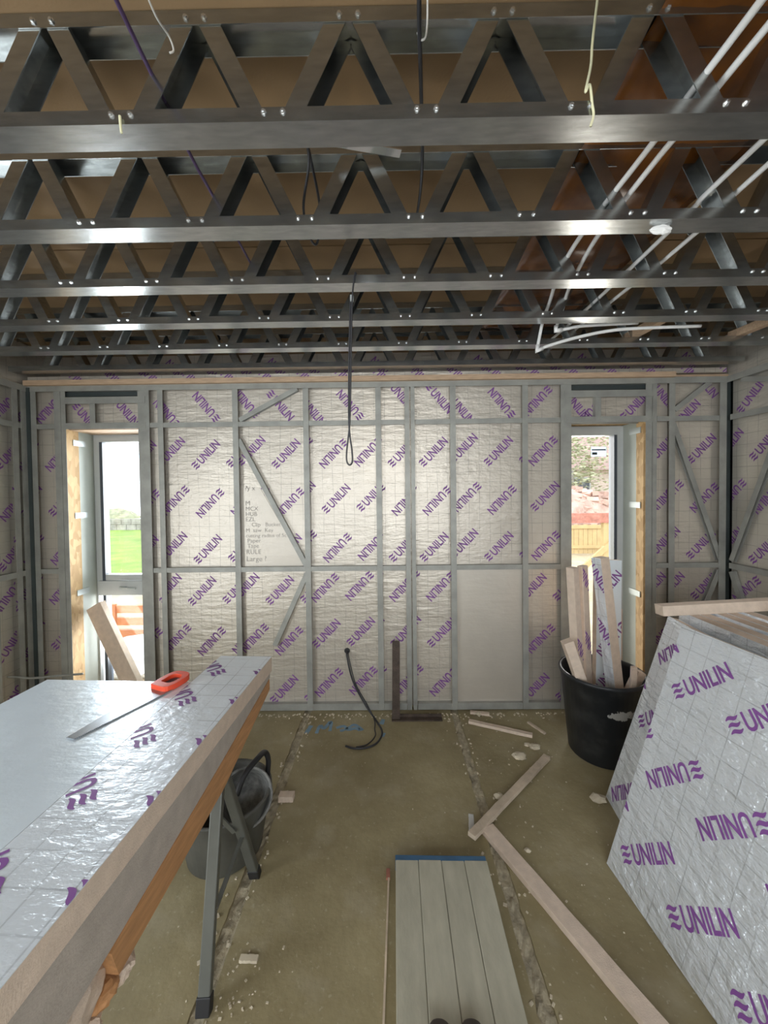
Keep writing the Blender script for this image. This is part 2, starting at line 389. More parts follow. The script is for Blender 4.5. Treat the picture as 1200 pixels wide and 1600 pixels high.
# (u0, u1, x0 upper, upper rows, x0 lower, lower rows)
bays = [(-2.69,-2.475,-2.49,upB,-2.49,loB), (-1.80,-1.70,-1.86,upA,-1.86,loA), (-1.68,-1.135,-1.375,upA,-1.375,loA),
        (-1.12,-.61,-.765,upA,-.78,loA), (-.59,-.07,-.40,upB,-.48,loB), (-.05,.135,.115,upA,.12,loB), (.215,.485,.35,upA,.40,loB),
        (.505,1.02,.84,upA,None,None), (1.04,1.30,1.18,upB,1.14,loA), (1.99,2.10,2.06,upA,2.04,loA), (2.13,2.52,2.36,upA,2.18,loA)]
for (u0,u1,xa,ra,xb,rb) in bays:
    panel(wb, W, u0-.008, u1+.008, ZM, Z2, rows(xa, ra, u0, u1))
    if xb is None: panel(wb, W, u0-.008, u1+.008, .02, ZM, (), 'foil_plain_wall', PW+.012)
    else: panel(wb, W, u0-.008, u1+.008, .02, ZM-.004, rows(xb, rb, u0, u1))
panel(wb, W, .13, .22, .02, ZT+.02, (), 'foil_wall', PW-.004)
# plain patch with pen notes beside the diagonal brace
patch = MB().prism([(-1.118,1.10),(-.63,1.10),(-.965,1.70),(-1.118,1.70)], PW+.001, PW+.004, W).build('foil_patch', M['foil_plain_wall'], wb)
notes = [('?y x', 1.70, 0, .05), ('M', 1.585, 0, .05), ('MCX', 1.545, 0, .045), ('HUB', 1.505, 0, .045), ('EZL', 1.465, 0, .045), ('Clip   Bucket', 1.425, .045, .042), ('M  saw  Key', 1.382, 0, .042),
         ('cutting radius of 5c', 1.342, 0, .040), ('Paper', 1.302, .01, .045), ('Tape', 1.262, .01, .045), ('RULE', 1.215, 0, .05), ('Large ?', 1.16, 0, .055)]
for s, z, dx, sz in notes:
    writing(patch, s, sz, W @ Matrix.Translation((-1.078+dx, z-.02, PW+.0055)), 'pen', 'pen_note')
# top row boards
for (u0,u1,sp) in [(-2.69,-2.475,[(-2.55,2.32,226)]), (-1.80,-1.70,[(-1.66,2.26,130)]), (-1.68,-1.135,[(-1.36,2.31,130),(-1.66,2.27,130)]),
                   (-1.12,-.61,[(-1.06,2.34,130),(-.80,2.32,-50)]), (-.59,-.07,[(-.27,2.31,130),(-.56,2.28,-50)]), (-.05,.135,[(.10,2.40,-50)]),
                   (.215,.485,[(.40,2.36,-50)]), (.505,1.02,[(.87,2.31,130),(.56,2.28,-50)]), (1.04,1.30,[(1.14,2.33,226)]),
                   (1.99,2.10,[(2.07,2.36,-50)]), (2.13,2.52,[(2.24,2.21,46),(2.38,2.45,-50)])]:
    panel(wb, W, u0-.008, u1+.008, Z2, ZT+.02, sp)
# boards above the two windows
for (a, b_, c, sp) in [(-2.43,-1.80,-2.20,[(-2.28,2.25,-50),(-1.98,2.30,-50)]), (1.32,1.98,1.57,[(1.42,2.30,-50),(1.50,2.20,226),(1.86,2.28,46)])]:
    panel(wb, W, a, b_, Z2, 2.40, sp)
    member(wb, W, (c, Z2), (c, 2.36), name='cripple_stud')
    member(wb, W, (a, 2.365), (b_, 2.365), .05, name='header', w0=.004)
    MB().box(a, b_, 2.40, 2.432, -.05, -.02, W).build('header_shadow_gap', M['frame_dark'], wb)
    member(wb, W, (a, Z2), (b_, Z2), .045, name='rail', w0=.002)
# vertical studs
for u, w in [(-2.465,.05),(-2.42,.035),(-1.832,.05),(-1.79,.035),(-1.69,.04),(-1.128,.042),(-.60,.042),(-.06,.042),(.154,.036),(.197,.030),(.495,.042),(1.03,.042),(1.313,.04),(1.352,.04),(1.945,.05),(1.985,.035),(2.115,.044),(2.49,.05)]:
    member(wb, W, (u, .005), (u, ZT+.02), w, flip=(1 if u < 0 else -1))
member(wb, W, (-2.645, 0), (-2.645, ZT+.02), .04); 
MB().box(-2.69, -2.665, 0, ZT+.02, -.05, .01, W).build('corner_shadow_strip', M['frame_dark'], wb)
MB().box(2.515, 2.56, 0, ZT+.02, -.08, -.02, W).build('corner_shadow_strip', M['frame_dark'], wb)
# horizontal rails, broken at the windows
for z, w, nm in [(Z2,.036,'rail'),(ZM,.036,'rail'),(ZF,.05,'bottom_track')]:
    for a, b_ in [(-2.66,-2.49),(-1.77,-1.71),(-1.67,-1.15),(-1.107,-.622),(-.578,-.082),(-.038,.134),(.216,.473),(.517,1.008),(1.052,1.292),(2.006,2.093),(2.138,2.464)]:
        member(wb, W, (a, z), (b_, z), w, name=nm, w0=-.002)
member(wb, W, (XL, ZT+.012), (XR, ZT+.012), .045, name='top_track', w0=.003)
# diagonal braces
for p, q in [((-1.10,2.205),(-.665,2.435)), ((-1.11,2.06),(-.615,1.105)), ((-.612,1.05),(-.865,.50)), ((2.14,2.24),(2.40,2.44)), ((2.13,2.14),(2.485,1.12)), ((2.475,1.04),(2.30,.60))]:
    member(wb, W, p, q, .036, .03, 'brace', -.006)
# timber wall plate and the foil strip above it
MB().box(XL, XR-.4, 2.475, 2.512, -.03, .03, W).build('wall_plate', M['timber'], wb)
st = panel(wb, W, XL, XR, 2.512, 2.548, [(-2.3+.285*i, 2.50, 130) for i in range(18)], 'foil_wall', -.01, 'insulation_panel')
panel(wb, W, XL-.12, XR+.12, 2.48, 2.81, [(-2.3+.285*i, 2.66, 130) for i in range(18)], 'foil_wall', -.34, 'insulation_panel')
MB().box(XL-.12, XR+.12, 2.48, 2.505, -.34, -.03, W).build('wall_plate', M['timber'], wb)
MB().box(XL-.2, -2.43, 0, 2.49, -.16, -.10, W).build('outer_skin', M['frame_dark'], wb)
MB().box(-1.80, 1.33, 0, 2.49, -.16, -.10, W).build('outer_skin', M['frame_dark'], wb)
MB().box(1.98, XR+.2, 0, 2.49, -.16, -.10, W).build('outer_skin', M['frame_dark'], wb)
for a, b_ in ((-2.43,-1.80),(1.33,1.98)): MB().box(a, b_, 2.18, 2.49, -.16, -.10, W).build('outer_skin', M['frame_dark'], wb)

# left and right walls
for side in ('left', 'right'):
    W = WALLM[side]; ws = struct(empty('wall_'+side))
    if side == 'left':
        us = [2.87, 2.775] + [2.60-.52*i for i in range(11)]; us = [u for u in us if u > YR]+[YR]; us.sort(); lo, hi = YR, YB
    else:
        us = [0, .42, .94] + [.94+.52*i for i in range(1, 9)] + [YB-YR]; us.sort(); lo, hi = 0, YB-YR
    for i in range(len(us)-1):
        a, b_ = us[i], us[i+1]
        if b_-a < .03: continue
        if side == 'left' and -1.05 < a and b_ < .53:
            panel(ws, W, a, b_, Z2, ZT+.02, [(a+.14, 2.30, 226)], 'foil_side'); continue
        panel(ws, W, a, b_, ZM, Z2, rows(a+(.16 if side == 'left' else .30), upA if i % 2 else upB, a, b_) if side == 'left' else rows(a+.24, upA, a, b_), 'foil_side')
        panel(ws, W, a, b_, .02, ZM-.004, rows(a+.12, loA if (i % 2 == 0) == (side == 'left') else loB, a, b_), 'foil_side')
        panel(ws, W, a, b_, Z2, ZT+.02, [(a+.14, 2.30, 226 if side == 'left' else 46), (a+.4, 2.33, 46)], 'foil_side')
        member(ws, W, (a+.02, Z2), (b_-.02, Z2), .04, name='rail', w0=-.002); member(ws, W, (a+.02, ZM), (b_-.02, ZM), .04, name='rail', w0=-.002)
        if b_ < hi-.01 or side == 'left': member(ws, W, (b_ if b_ < hi-.01 else b_-.03, .005), (b_ if b_ < hi-.01 else b_-.03, ZT+.02), .042, flip=1 if side == 'right' else -1)
    member(ws, W, (lo, ZF), (hi, ZF), .05, name='bottom_track', w0=-.003); member(ws, W, (lo, ZT+.012), (hi, ZT+.012), .045, name='top_track', w0=.003)
    if side == 'right':
        for p, q in [((.03,1.12),(.40,2.12)), ((.10,2.43),(.41,2.34)), ((.03,1.04),(.20,.60))]: member(ws, W, p, q, .036, .03, 'brace', -.006)
    if side == 'left':
        MB().box(lo-.1, -1.02, 0, 2.82, -.16, -.10, W).build('outer_skin', M['frame_dark'], ws); MB().box(.50, hi+.4, 0, 2.82, -.16, -.10, W).build('outer_skin', M['frame_dark'], ws)
        MB().box(-1.02, .50, 2.2, 2.82, -.16, -.10, W).build('outer_skin', M['frame_dark'], ws)
        w3 = struct(empty('added_side_window'))  # invented unseen window, added so side light reaches the boards
        for u in (-1.02,-.26,.47): MB().box(u-.03, u+.03, .02, 2.2, -.12, -.05, W).build('mullion', M['upvc'], w3)
        MB().box(-1.02, .47, 1.1, 1.16, -.12, -.05, W).build('transom', M['upvc'], w3)
    else: MB().box(lo-.4, hi+.1, 0, 2.82, -.16, -.10, W).build('outer_skin', M['frame_dark'], ws)
    MB().box(lo-.45, hi+.45, ZT+.035, 2.80, -.09, -.03, W).build('insulation_panel', M['foil_side'], ws)
# rear wall behind the camera with a wide glazed opening
wr = struct(empty('wall_rear'))
for x0, x1, z0, z1 in ((XL-.1,-1.5,0,2.8),(1.5,XR+.1,0,2.8),(-1.5,1.5,2.32,2.8),(-1.5,1.5,0,.92)):
    MB().box(x0, x1, YR-.10, YR, z0, z1).build('lining', M['plaster'], wr)
for x in (-1.48,-.75,0,.75,1.48): MB().box(x-.03, x+.03, YR-.08, YR-.02, .92, 2.32).build('mullion', M['upvc'], wr)
for z in (.95, 1.65, 2.29): MB().box(-1.48, 1.48, YR-.075, YR-.025, z-.03, z+.03).build('transom', M['upvc'], wr)

# ---- windows -------------------------------------------------------------
def bar_frame(x0, x1, z0, z1, y0, y1, w, name, mat, parent):
    return MB().box(x0,x0+w,y0,y1,z0,z1).box(x1-w,x1,y0,y1,z0,z1).box(x0+w,x1-w,y0,y1,z1-w,z1).box(x0+w,x1-w,y0,y1,z0,z0+w).build(name, mat, parent)
w1 = struct(empty('window_1')); w2 = struct(empty('window_2'))
# left: top light over a fixed lower light
bar_frame(-2.44,-1.84,.02,2.18,3.14,3.21,.045,'outer_frame',M['upvc'],w1)
bar_frame(-2.392,-1.885,.955,2.135,3.13,3.19,.045,'sash_frame',M['upvc'],w1)
MB().box(-2.392,-1.885,3.125,3.20,.83,.95).build('transom', M['upvc'], w1, bevel=.004)
MB().box(-2.35,-2.325,3.128,3.19,.06,2.09).build('dark_gasket', M['gasket'], w1)
MB().box(-2.35,-1.93,3.135,3.185,.957,.972).build('dark_gasket', M['gasket'], w1)
g = MB().box(-2.345,-1.93,3.165,3.171,.99,2.10).build('pane', M['glass'], w1)
MB().box(-2.395,-1.885,3.165,3.171,.06,.83).build('pane', M['glass'], w1)
MB().box(-2.16,-2.03,3.158,3.160,1.945,1.995).build('pane_sticker', M['label'], w1)
h = MB(); h.box(-2.20,-2.15,3.10,3.125,.885,.905).tube([(-2.175,3.105,.895),(-2.12,3.095,.897),(-2.06,3.10,.892)],.008,8); h.build('handle', M['tape'], w1)
MB().box(-2.43,-2.402,2.872,2.985,.02,2.16).build('reveal_board', M['osb'], w1)
MB().box(-2.44,-2.405,2.985,3.14,.02,2.16).build('reveal_membrane', M['membrane'], w1)
MB().box(-1.85,-1.81,2.94,3.14,.02,2.16).build('reveal_membrane', M['membrane'], w1)
MB().box(-2.43,-1.81,2.90,3.14,2.15,2.18).build('reveal_head', M['timber'], w1)
MB().box(-2.43,-1.81,2.80,3.21,-.02,.02).build('sill', M['timber'], w1)
for z in (2.06,1.50,.90): MB().box(-2.405,-2.398,2.93,3.05,z-.022,z+.022).build('fixing_strap', M['tape'], w1)
# right
bar_frame(1.34,1.945,.02,2.20,3.14,3.21,.045,'outer_frame',M['upvc'],w2)
bar_frame(1.42,1.925,.10,2.165,3.12,3.19,.072,'sash_frame',M['upvc'],w2)
MB().box(1.832,1.856,3.115,3.19,.17,2.095).build('dark_gasket', M['gasket'], w2)
MB().box(1.935,1.955,3.10,3.14,.10,2.12).build('hinge_strip', M['tape'], w2)
MB().box(1.49,1.84,3.16,3.166,.17,2.10).build('pane', M['glass'], w2)
s = MB().box(1.667,1.79,3.152,3.154,1.925,2.006).build('pane_sticker', M['label'], w2)
MB().box(1.672,1.785,3.1505,3.152,1.975,1.985).box(1.675,1.715,3.1505,3.152,1.94,1.96).build('sticker_print', M['frame_dark'], s)
MB().box(1.905,1.94,2.872,2.955,.02,2.17).build('reveal_board', M['osb'], w2)
MB().box(1.907,1.95,2.955,3.14,.02,2.17).build('reveal_membrane', M['membrane'], w2)
MB().box(1.32,1.37,2.94,3.14,.02,2.17).build('reveal_membrane', M['membrane'], w2)
MB().box(1.33,1.94,2.90,3.14,2.17,2.20).build('reveal_head', M['osb'], w2)
MB().box(1.33,1.94,2.80,3.21,-.02,.02).build('sill', M['timber'], w2)
for z in (2.10,1.535,.86): MB().box(1.898,1.906,2.90,3.03,z-.022,z+.022).build('fixing_strap', M['tape'], w2)

# ================================================================ CEILING TRUSSES
PITCH, X0N = .366, .104
chord_prof = [(0,0),(.072,0),(.072,.034),(.0695,.034),(.0695,.0025),(.0025,.0025),(.0025,.034),(0,.034)]
LX = Matrix(((0,0,1,0),(1,0,0,0),(0,1,0,0),(0,0,0,1)))            # local z -> X, x -> Y, y -> Z
def web_mesh(sgn):
    """channel from the bottom node up to the apex on its sgn side, flanges facing the inside of the triangle"""
    p0 = Vector((.042*sgn, 0, .012)); p1 = Vector(((PITCH/2-.018)*sgn, 0, .262)); ax = (p1-p0).normalized()
    inn = Vector((ax.z*sgn, 0, -ax.x*sgn))                            # towards the underside
    w, d, t = .046, .066, .0025
    prof = [(-w/2,0),(w/2,0),(w/2,t),(-w/2+t,t),(-w/2+t,d-t),(w/2,d-t),(w/2,d),(-w/2,d)]
    F = Matrix(((inn.x,0,ax.x,p0.x),(0,1,0,.003),(inn.z,0,ax.z,p0.z),(0,0,0,1)))
    return MB().prism(prof, 0, (p1-p0).length, F).mesh('web_member', M['steel'])
WEB = {1: web_mesh(1), -1: web_mesh(-1)}
sm = MB(); Fy = Matrix(((1,0,0,0),(0,0,-1,0),(0,1,0,0),(0,0,0,1)))
sm.lathe([(.0075,0),(.0075,.0015),(.0052,.0015),(.0048,.0055),(.003,.0062)], 6, Fy); SCREW = sm.mesh('screw', M['screw'])
chB = MB().prism(chord_prof, XL+.02, XR-.02, LX).mesh('bottom_chord', M['steel'])
chT = MB().prism([(x,-z) for x,z in chord_prof][::-1], XL+.02, XR-.02, LX).mesh('top_chord', M['steel'])
names = ['galvanised steel lattice truss nearest the camera, across the top of the room', 'second galvanised steel lattice truss from the camera', 'third galvanised steel lattice truss, where the black cable loop hangs',
         'fourth galvanised steel lattice truss from the camera', 'fifth galvanised steel lattice truss, behind the white pipe elbows', 'farthest galvanised steel lattice truss, close to the foil wall']
YT = [.935+.3555*i for i in range(6)] + [.5795-.3555*i for i in range(6)]
names += ['galvanised steel lattice truss overhead, behind the viewpoint and out of the picture']*6
def ch_obj(name, me, parent, loc=(0,0,0)):
    o = bpy.data.objects.new(name, me); COL.objects.link(o); o.parent = parent; o.location = loc; return o
for i, y in enumerate(YT):
    t = tag(empty('ceiling_truss', (0, y, 2.54)), names[i], 'truss', 'steel lattice trusses under the deck')
    ch_obj('bottom_chord', chB, t); ch_obj('top_chord', chT, t, (0,0,.264))
    for k in range(-7, 7):
        xn = X0N + PITCH*k
        for s in (1, -1):
            if XL+.05 < xn+s*.2 < XR-.05: ch_obj('web_member', WEB[s], t, (xn, 0, 0))
            if i < 5 and XL+.1 < xn < XR-.1: ch_obj('screw', SCREW, t, (xn+s*.023, 0, .022))
        if i == 0 and XL+.1 < xn+.183 < XR-.1:
            for s in (1,-1): ch_obj('screw', SCREW, t, (xn+.183+s*.022, 0, .245))

# ================================================================ OBJECTS
def foil_board_box(m, u0, u1, v0, v1, t, Mx, name, parent, mat='foil_board'):
    """board in local XY, foil face at local z=0, foam below"""
    core = MB().box(u0,u1,v0,v1,-t+.001,-.001,Mx).build('foam_core', M['foam'], parent)
    return core
def board(name, label, Mx, u, v, t, spots, group=None, back=True, fmat='foil_board'):
    """one rigid insulation board: origin at a lower corner, foil face at local z=0"""
    e_ = empty(name); e_.matrix_world = Mx
    tag(e_, label, 'insulation board', group)
    MB().box(0,u,0,v,-t+.0015,-.0015).build('foam_core', M['foam'], e_)
    f = MB().box(-.001,u+.001,-.001,v+.001,-.0015,0).build('foil_facing', M[fmat], e_)
    MB().box(-.001,u+.001,-.001,v+.001,-t,-t+.0015).build('back_facing', M[fmat], e_)
    if spots: print_on(f, spots, (0,u,0,v), Matrix.Translation((0,0,.0012)))
    return e_

# ---- leaning boards on the right
Mx = frame((.951,1.668,.004), (.048,-.511,0), (.351,0,1.037)); 
if Mx.to_3x3().col[2].x > 0: print('flip')
def grid_spots(u0, rowsv, n): return [(u0+.24*k+(.01 if r % 2 else 0), v, a) for r,(v,a) in enumerate(rowsv) for k in range(-1, n)]
A_, B_ = 46, 226
# local x runs towards the camera (right in the picture), local y up the slope
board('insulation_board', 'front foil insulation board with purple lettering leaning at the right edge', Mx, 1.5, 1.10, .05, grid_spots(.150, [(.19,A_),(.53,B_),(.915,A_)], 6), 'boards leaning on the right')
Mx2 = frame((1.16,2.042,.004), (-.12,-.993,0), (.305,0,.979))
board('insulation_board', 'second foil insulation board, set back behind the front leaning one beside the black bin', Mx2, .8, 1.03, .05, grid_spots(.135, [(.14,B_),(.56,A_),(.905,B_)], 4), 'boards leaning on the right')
lab = ['third insulation board of the right hand stack, beige edge under the loose strip', 'fourth insulation board of the right hand stack, top edge showing behind the third', 'fifth insulation board of the right hand stack, top edge showing behind the fourth', 'sixth insulation board of the right hand stack, top edge showing behind the fifth', 'rearmost insulation board of the right hand stack']
for i in range(5):
    Mi = frame((1.50+.073*i, 2.02+.02*i, .004), (.0,-1,0), (.03,0,1.0))
    board('insulation_board', lab[i], Mi, 1.7, [1.005,1.0,1.008,1.004,1.01][i], .065, [], 'boards leaning on the right')
# loose strips lying over the stack top
def strip_piece(name, label, p0, p1, w, t, side, mat='foam', cat='offcut', group=None, foil_side=None, spots=None, foil_mat='foil_board'):
    Mb, L = barM(p0, p1, side); e_ = empty(name); e_.matrix_world = Mb; tag(e_, label, cat, group)
    MB().box(0,L,-w/2,w/2,-t/2,t/2).build('foam_core', M[mat], e_, bevel=.002)
    if foil_side is not None:
        z = t/2*foil_side
        f = MB().box(0,L,-w/2,w/2,min(z,z+.0015*foil_side),max(z,z+.0015*foil_side)).build('foil_facing', M[foil_mat], e_)
        if spots:
            Mt = Matrix.Translation((0,0,z+.0025*foil_side)) if foil_side > 0 else Matrix.Translation((0,0,z-.0025)) @ Matrix.Rotation(math.pi,4,'X')
            print_on(f, spots, (0,L,-w/2,w/2), Mt)
    return e_
strip_piece('foam_strip', 'pale foam strip lying across the top edges of the leaning boards', (1.36,1.93,1.045), (2.15,1.86,1.105), .07, .05, (0,-1,.1))
strip_piece('foam_strip', 'short foam chunk on the stack top at the right edge of frame', (1.78,1.72,1.085), (2.1,1.60,1.10), .10, .05, (0,-1,0))
strip_piece('foam_strip', 'low foam offcut standing between the right window and the leaning boards', (1.62,2.76,.015), (1.62,2.76,.80), .10, .05, (1,0,0))

# ---- black bin and the strips standing in it
bn = tag(empty('rubble_bin', (1.345,2.42,0)), 'tall black plastic rubble bin with a white plaster scuff, holding offcuts', 'bin')
MB().lathe([(.0,.004),(.185,.0),(.19,.006),(.238,.49),(.247,.492),(.25,.505),(.246,.515),(.232,.513),(.228,.49),(.180,.02),(.0,.018)], 48).build('shell', M['bin'], bn, smooth=True)
GB = 'foam offcuts standing in the black bin'
strip_piece('foam_offcut', 'short pale foam offcut leaning out over the left rim of the black bin', (1.335,2.36,.03), (1.085,2.33,.735), .055, .06, (0,-1,0), group=GB)
strip_piece('foam_offcut', 'leftmost tall foam offcut upright in the bin', (1.22,2.42,.03), (1.165,2.43,1.165), .05, .052, (-.87,-.5,0), group=GB, foil_side=1, spots=[(.62,.0,40)], foil_mat='foam')
strip_piece('foam_offcut', 'second tall foam offcut from the left in the bin, thinner', (1.285,2.45,.03), (1.245,2.46,1.17), .055, .035, (-.87,-.5,0), group=GB, foil_side=1, spots=[(.65,0,40),(1.05,0,40)], foil_mat='foam')
strip_piece('foam_offcut', 'tallest foam offcut in the bin, foil on its left side', (1.44,2.36,.03), (1.315,2.38,1.235), .07, .068, (.3,-.95,0), group=GB, foil_side=-1, spots=[(.75,0,40),(1.1,0,215)])
strip_piece('foam_offcut', 'wide foil faced board offcut at the back right of the bin', (1.40,2.47,.03), (1.455,2.55,1.19), .16, .05, (1,0,0), group=GB, foil_side=-1, spots=[(.98,.02,-40),(.66,-.02,140),(.4,.02,-40)], foil_mat='foil_plain')
strip_piece('foam_offcut', 'small foil scrap poking just above the front rim of the bin', (1.46,2.30,.20), (1.455,2.27,.60), .03, .02, (1,0,0), group=GB, foil_side=1, spots=[(.34,0,40)])
strip_piece('foam_offcut', 'stubby pale block wedged at the right rim of the bin', (1.47,2.34,.40), (1.53,2.33,.545), .05, .05, (0,-1,0), group=GB)

# ---- work table of boards on the left
TO = Vector((-.607,.572,0)); TA = math.atan2(-.048,.9988)
def TM(z): return Matrix.Translation((TO.x,TO.y,z)) @ Matrix.Rotation(TA,4,'Z')
def table_board(name, label, u0,u1,v0,v1,z0,z1, fmat, spots=None):
    e_ = empty(name); e_.matrix_world = TM(z0); tag(e_, label, 'insulation board', 'boards stacked on the trestle')
    MB().box(u0,u1,v0,v1,0,z1-z0-.0015).build('foam_core', M['foam'], e_)
    f = MB().box(u0,u1,v0,v1,z1-z0-.0015,z1-z0).build('foil_facing', M[fmat], e_)
    if spots: print_on(f, spots, (u0,u1,v0,v1), Matrix.Translation((0,0,z1-z0+.0012)))
    return e_
cs = [(-.262+.003*k, .46+.2265*k-.30+.05, 135) for k in range(-2,6)]
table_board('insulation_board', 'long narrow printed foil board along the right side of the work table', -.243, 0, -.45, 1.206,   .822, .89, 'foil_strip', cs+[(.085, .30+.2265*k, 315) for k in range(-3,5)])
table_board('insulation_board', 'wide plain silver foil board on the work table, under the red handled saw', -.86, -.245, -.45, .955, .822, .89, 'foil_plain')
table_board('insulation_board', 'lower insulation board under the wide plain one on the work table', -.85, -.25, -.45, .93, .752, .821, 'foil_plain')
# tapered lower layer and the timber under it
tp = [(-.45,.62),(.26,.685),(.73,.735),(1.19,.797)]
tpb = e_ = empty('tapered_board'); e_.matrix_world = TM(0); tag(e_, 'greyish tapered lower insulation board between the narrow printed board and the orange timber', 'insulation board')
SIDE = Matrix(((0,0,1,0),(1,0,0,0),(0,1,0,0),(0,0,0,1)))              # local (x,y,z) -> (Z'=u) : x->v, y->z, z->u
MB().prism([(v,z+.001) for v,z in tp]+[(1.19,.8205),(-.45,.8205)], -.24, -.004, SIDE).build('foam_core', M['foam_edge_shaded'], e_)
e_ = empty('timber_plank'); e_.matrix_world = TM(0); tag(e_, 'orange brown timber plank under the right edge of the work table', 'plank')
pl = [(.24,.603),(.73,.636),(1.18,.748),(1.18,.795),(.73,.734),(.26,.684),(.22,.675)]
MB().prism(pl, -.14, -.002, SIDE).build('plank_body', M['timber_orange'], e_)
e_ = empty('timber_plank'); e_.matrix_world = TM(0); tag(e_, 'second timber plank under the far left half of the work table', 'plank')
MB().box(-.80,-.66,-.40,.90,.67,.751).build('plank_body', M['timber'], e_)
# broken foam at the near end
bf = lump(.075, 3, .10, 3, (.60,1.9,1.15)); bo = bf.build('broken_foam', M['foam'])
bo.parent = tpb; bo.location = (-.055,.115,.622); bo['label'] = 'crumbled brownish foam breaking away'
for k in range(5):
    q = lump(.030, 20+k, .16, 3, (.8,1.2,.7)).build('flake', M['timber_orange'] if k % 2 else M['foam'], bo)
    q.location = (.02, -.03+.05*k, -.055-.012*(k%3))

# trestle
TZ = .66
tr = tag(empty('trestle'), 'grey metal folding trestle holding up the work table boards', 'trestle')
tr.matrix_world = Matrix.Translation((0,0,0))
MB().box(-1.42,-.60,1.375,1.435,.585,TZ).build('beam', M['leg'], tr, bevel=.006)
def leg(p0, p1):
    Mb, L = barM(p0, p1, (1,0,0))
    l = MB().box(0,L-.03,-.020,.020,-.013,.013,Mb).build('leg', M['leg'], tr, bevel=.004)
    MB().box(L-.05,L,-.023,.023,-.016,.016,Mb).build('rubber_foot', M['black'], l, bevel=.004)
leg((-.635,1.395,.60), (-.600,1.178,.0)); leg((-.630,1.42,.60), (-.588,1.622,.0))
leg((-1.36,1.395,.60), (-1.40,1.178,.0)); leg((-1.36,1.42,.60), (-1.40,1.622,.0))
Mb, L = barM((-.605,1.535,.26), (-.60,1.27,.24), (1,0,0)); MB().box(0,L,-.008,.008,-.003,.003,Mb).build('strut', M['leg'], tr)
Mb, L = barM((-.625,1.50,.30), (-.83,1.44,.60), (1,0,0)); MB().box(0,L,-.010,.010,-.003,.003,Mb).build('strut', M['leg'], tr)

# saw
sw = tag(empty('hand_saw', (-.865,1.535,.8935)), 'hand saw with a red handle lying on the plain foil board', 'saw')
dv = Vector((-.995,1.175,0))-Vector((-.865,1.535,0)); sw.rotation_euler = (0,0,math.atan2(dv.y,dv.x)); Lb = dv.length
MB().prism([(.03,-.060),(.03,.045),(Lb,.014),(Lb+.004,-.018)][::1], 0, .0015).build('blade', M['saw'], sw)
th = MB()
for k in range(60):
    x = .06+k*(Lb-.065)/60; y = .0435-(.0305)*(x-.05)/(Lb-.05); th.add([(x,y,.0),(x+.004,y,.0),(x+.002,y+.0035,.0)]+[(x,y,.0014),(x+.004,y,.0014),(x+.002,y+.0035,.0014)], [(0,2,1),(3,4,5),(0,1,4,3),(1,2,5,4),(2,0,3,5)])
th.build('teeth', M['saw'], sw)
# handle: closed D grip
outer = [(.085,-.062),(.088,.035),(.06,.058),(.01,.062),(-.05,.050),(-.075,.018),(-.072,-.045),(-.045,-.072),(.02,-.075)]
inner = [(.045,-.038),(.045,.018),(.015,.034),(-.025,.026),(-.040,.0),(-.036,-.032),(-.012,-.044)]
def ring(outer, inner, z0, z1):
    so = smooth_path([(x,y,0) for x,y in outer+outer[:1]],6)[:-1]; si = smooth_path([(x,y,0) for x,y in inner+inner[:1]],6)[:-1]
    n = 48; so = [so[int(i*len(so)/n)] for i in range(n)]
    def ang(p): return math.atan2(p.y, p.x)
    so = sorted(so, key=ang); si2 = []
    for p in so:
        si2.append(min(si, key=lambda q: abs((ang(q)-ang(p)+math.pi)%(2*math.pi)-math.pi)))
    v = [(p.x,p.y,z) for z in (z0,z1) for p in so]+[(p.x,p.y,z) for z in (z0,z1) for p in si2]; f = []
    for i in range(n):
        j = (i+1)%n; f += [(i,j,n+j,n+i),(2*n+i,3*n+i,3*n+j,2*n+j),(i,2*n+i,2*n+j,j),(n+i,n+j,3*n+j,3*n+i)]
    return MB().add(v,f)
ring([(x*.78+.01,y*.72) for x,y in outer], [(x*.78+.01,y*.70) for x,y in inner], -.002, .020).build('handle', M['red'], sw, bevel=.005)
MB().prism([(x*.76+.01,y*.68) for x,y in inner], .0, .006).build('grip_insert', M['gasket'], sw)

# tub under the table with a bucket in it
tb = tag(empty('mixing_tub', (-.775,1.76,0)), 'dark grey flexible mixing tub on the floor behind the trestle legs', 'tub')
MB().lathe([(0,.004),(.155,0),(.165,.008),(.205,.25),(.213,.258),(.212,.27),(.202,.268),(.196,.25),(.158,.02),(0,.016)], 44).build('shell', M['tub'], tb, smooth=True)
hp = smooth_path([(.17,.09,.262),(.175,.10,.34),(.165,.075,.395),(.155,.0,.415),(.12,-.07,.39),(.10,-.11,.33)],6)
MB().tube(hp, .013, 8).build('handle', M['black'], tb, smooth=True)
MB().tube(smooth_path([(-.19,.06,.262),(-.23,.05,.33),(-.23,-.04,.33),(-.19,-.06,.262)],6), .012, 8).build('handle', M['black'], tb, smooth=True)
bk = tag(empty('bucket', (-.70,1.80,.20)), 'scuffed grey round bucket lying tilted inside the dark tub', 'bucket')
zax = Vector((.28,-.62,.50)).normalized(); bk.rotation_euler = zax.to_track_quat('Z','Y').to_euler()
MB().lathe([(0,-.10),(.085,-.10),(.09,-.095),(.112,.105),(.120,.108),(.121,.118),(.112,.120),(.107,.10),(.084,.0),(0,-.005)], 40).build('shell', M['bucket'], bk, smooth=True)

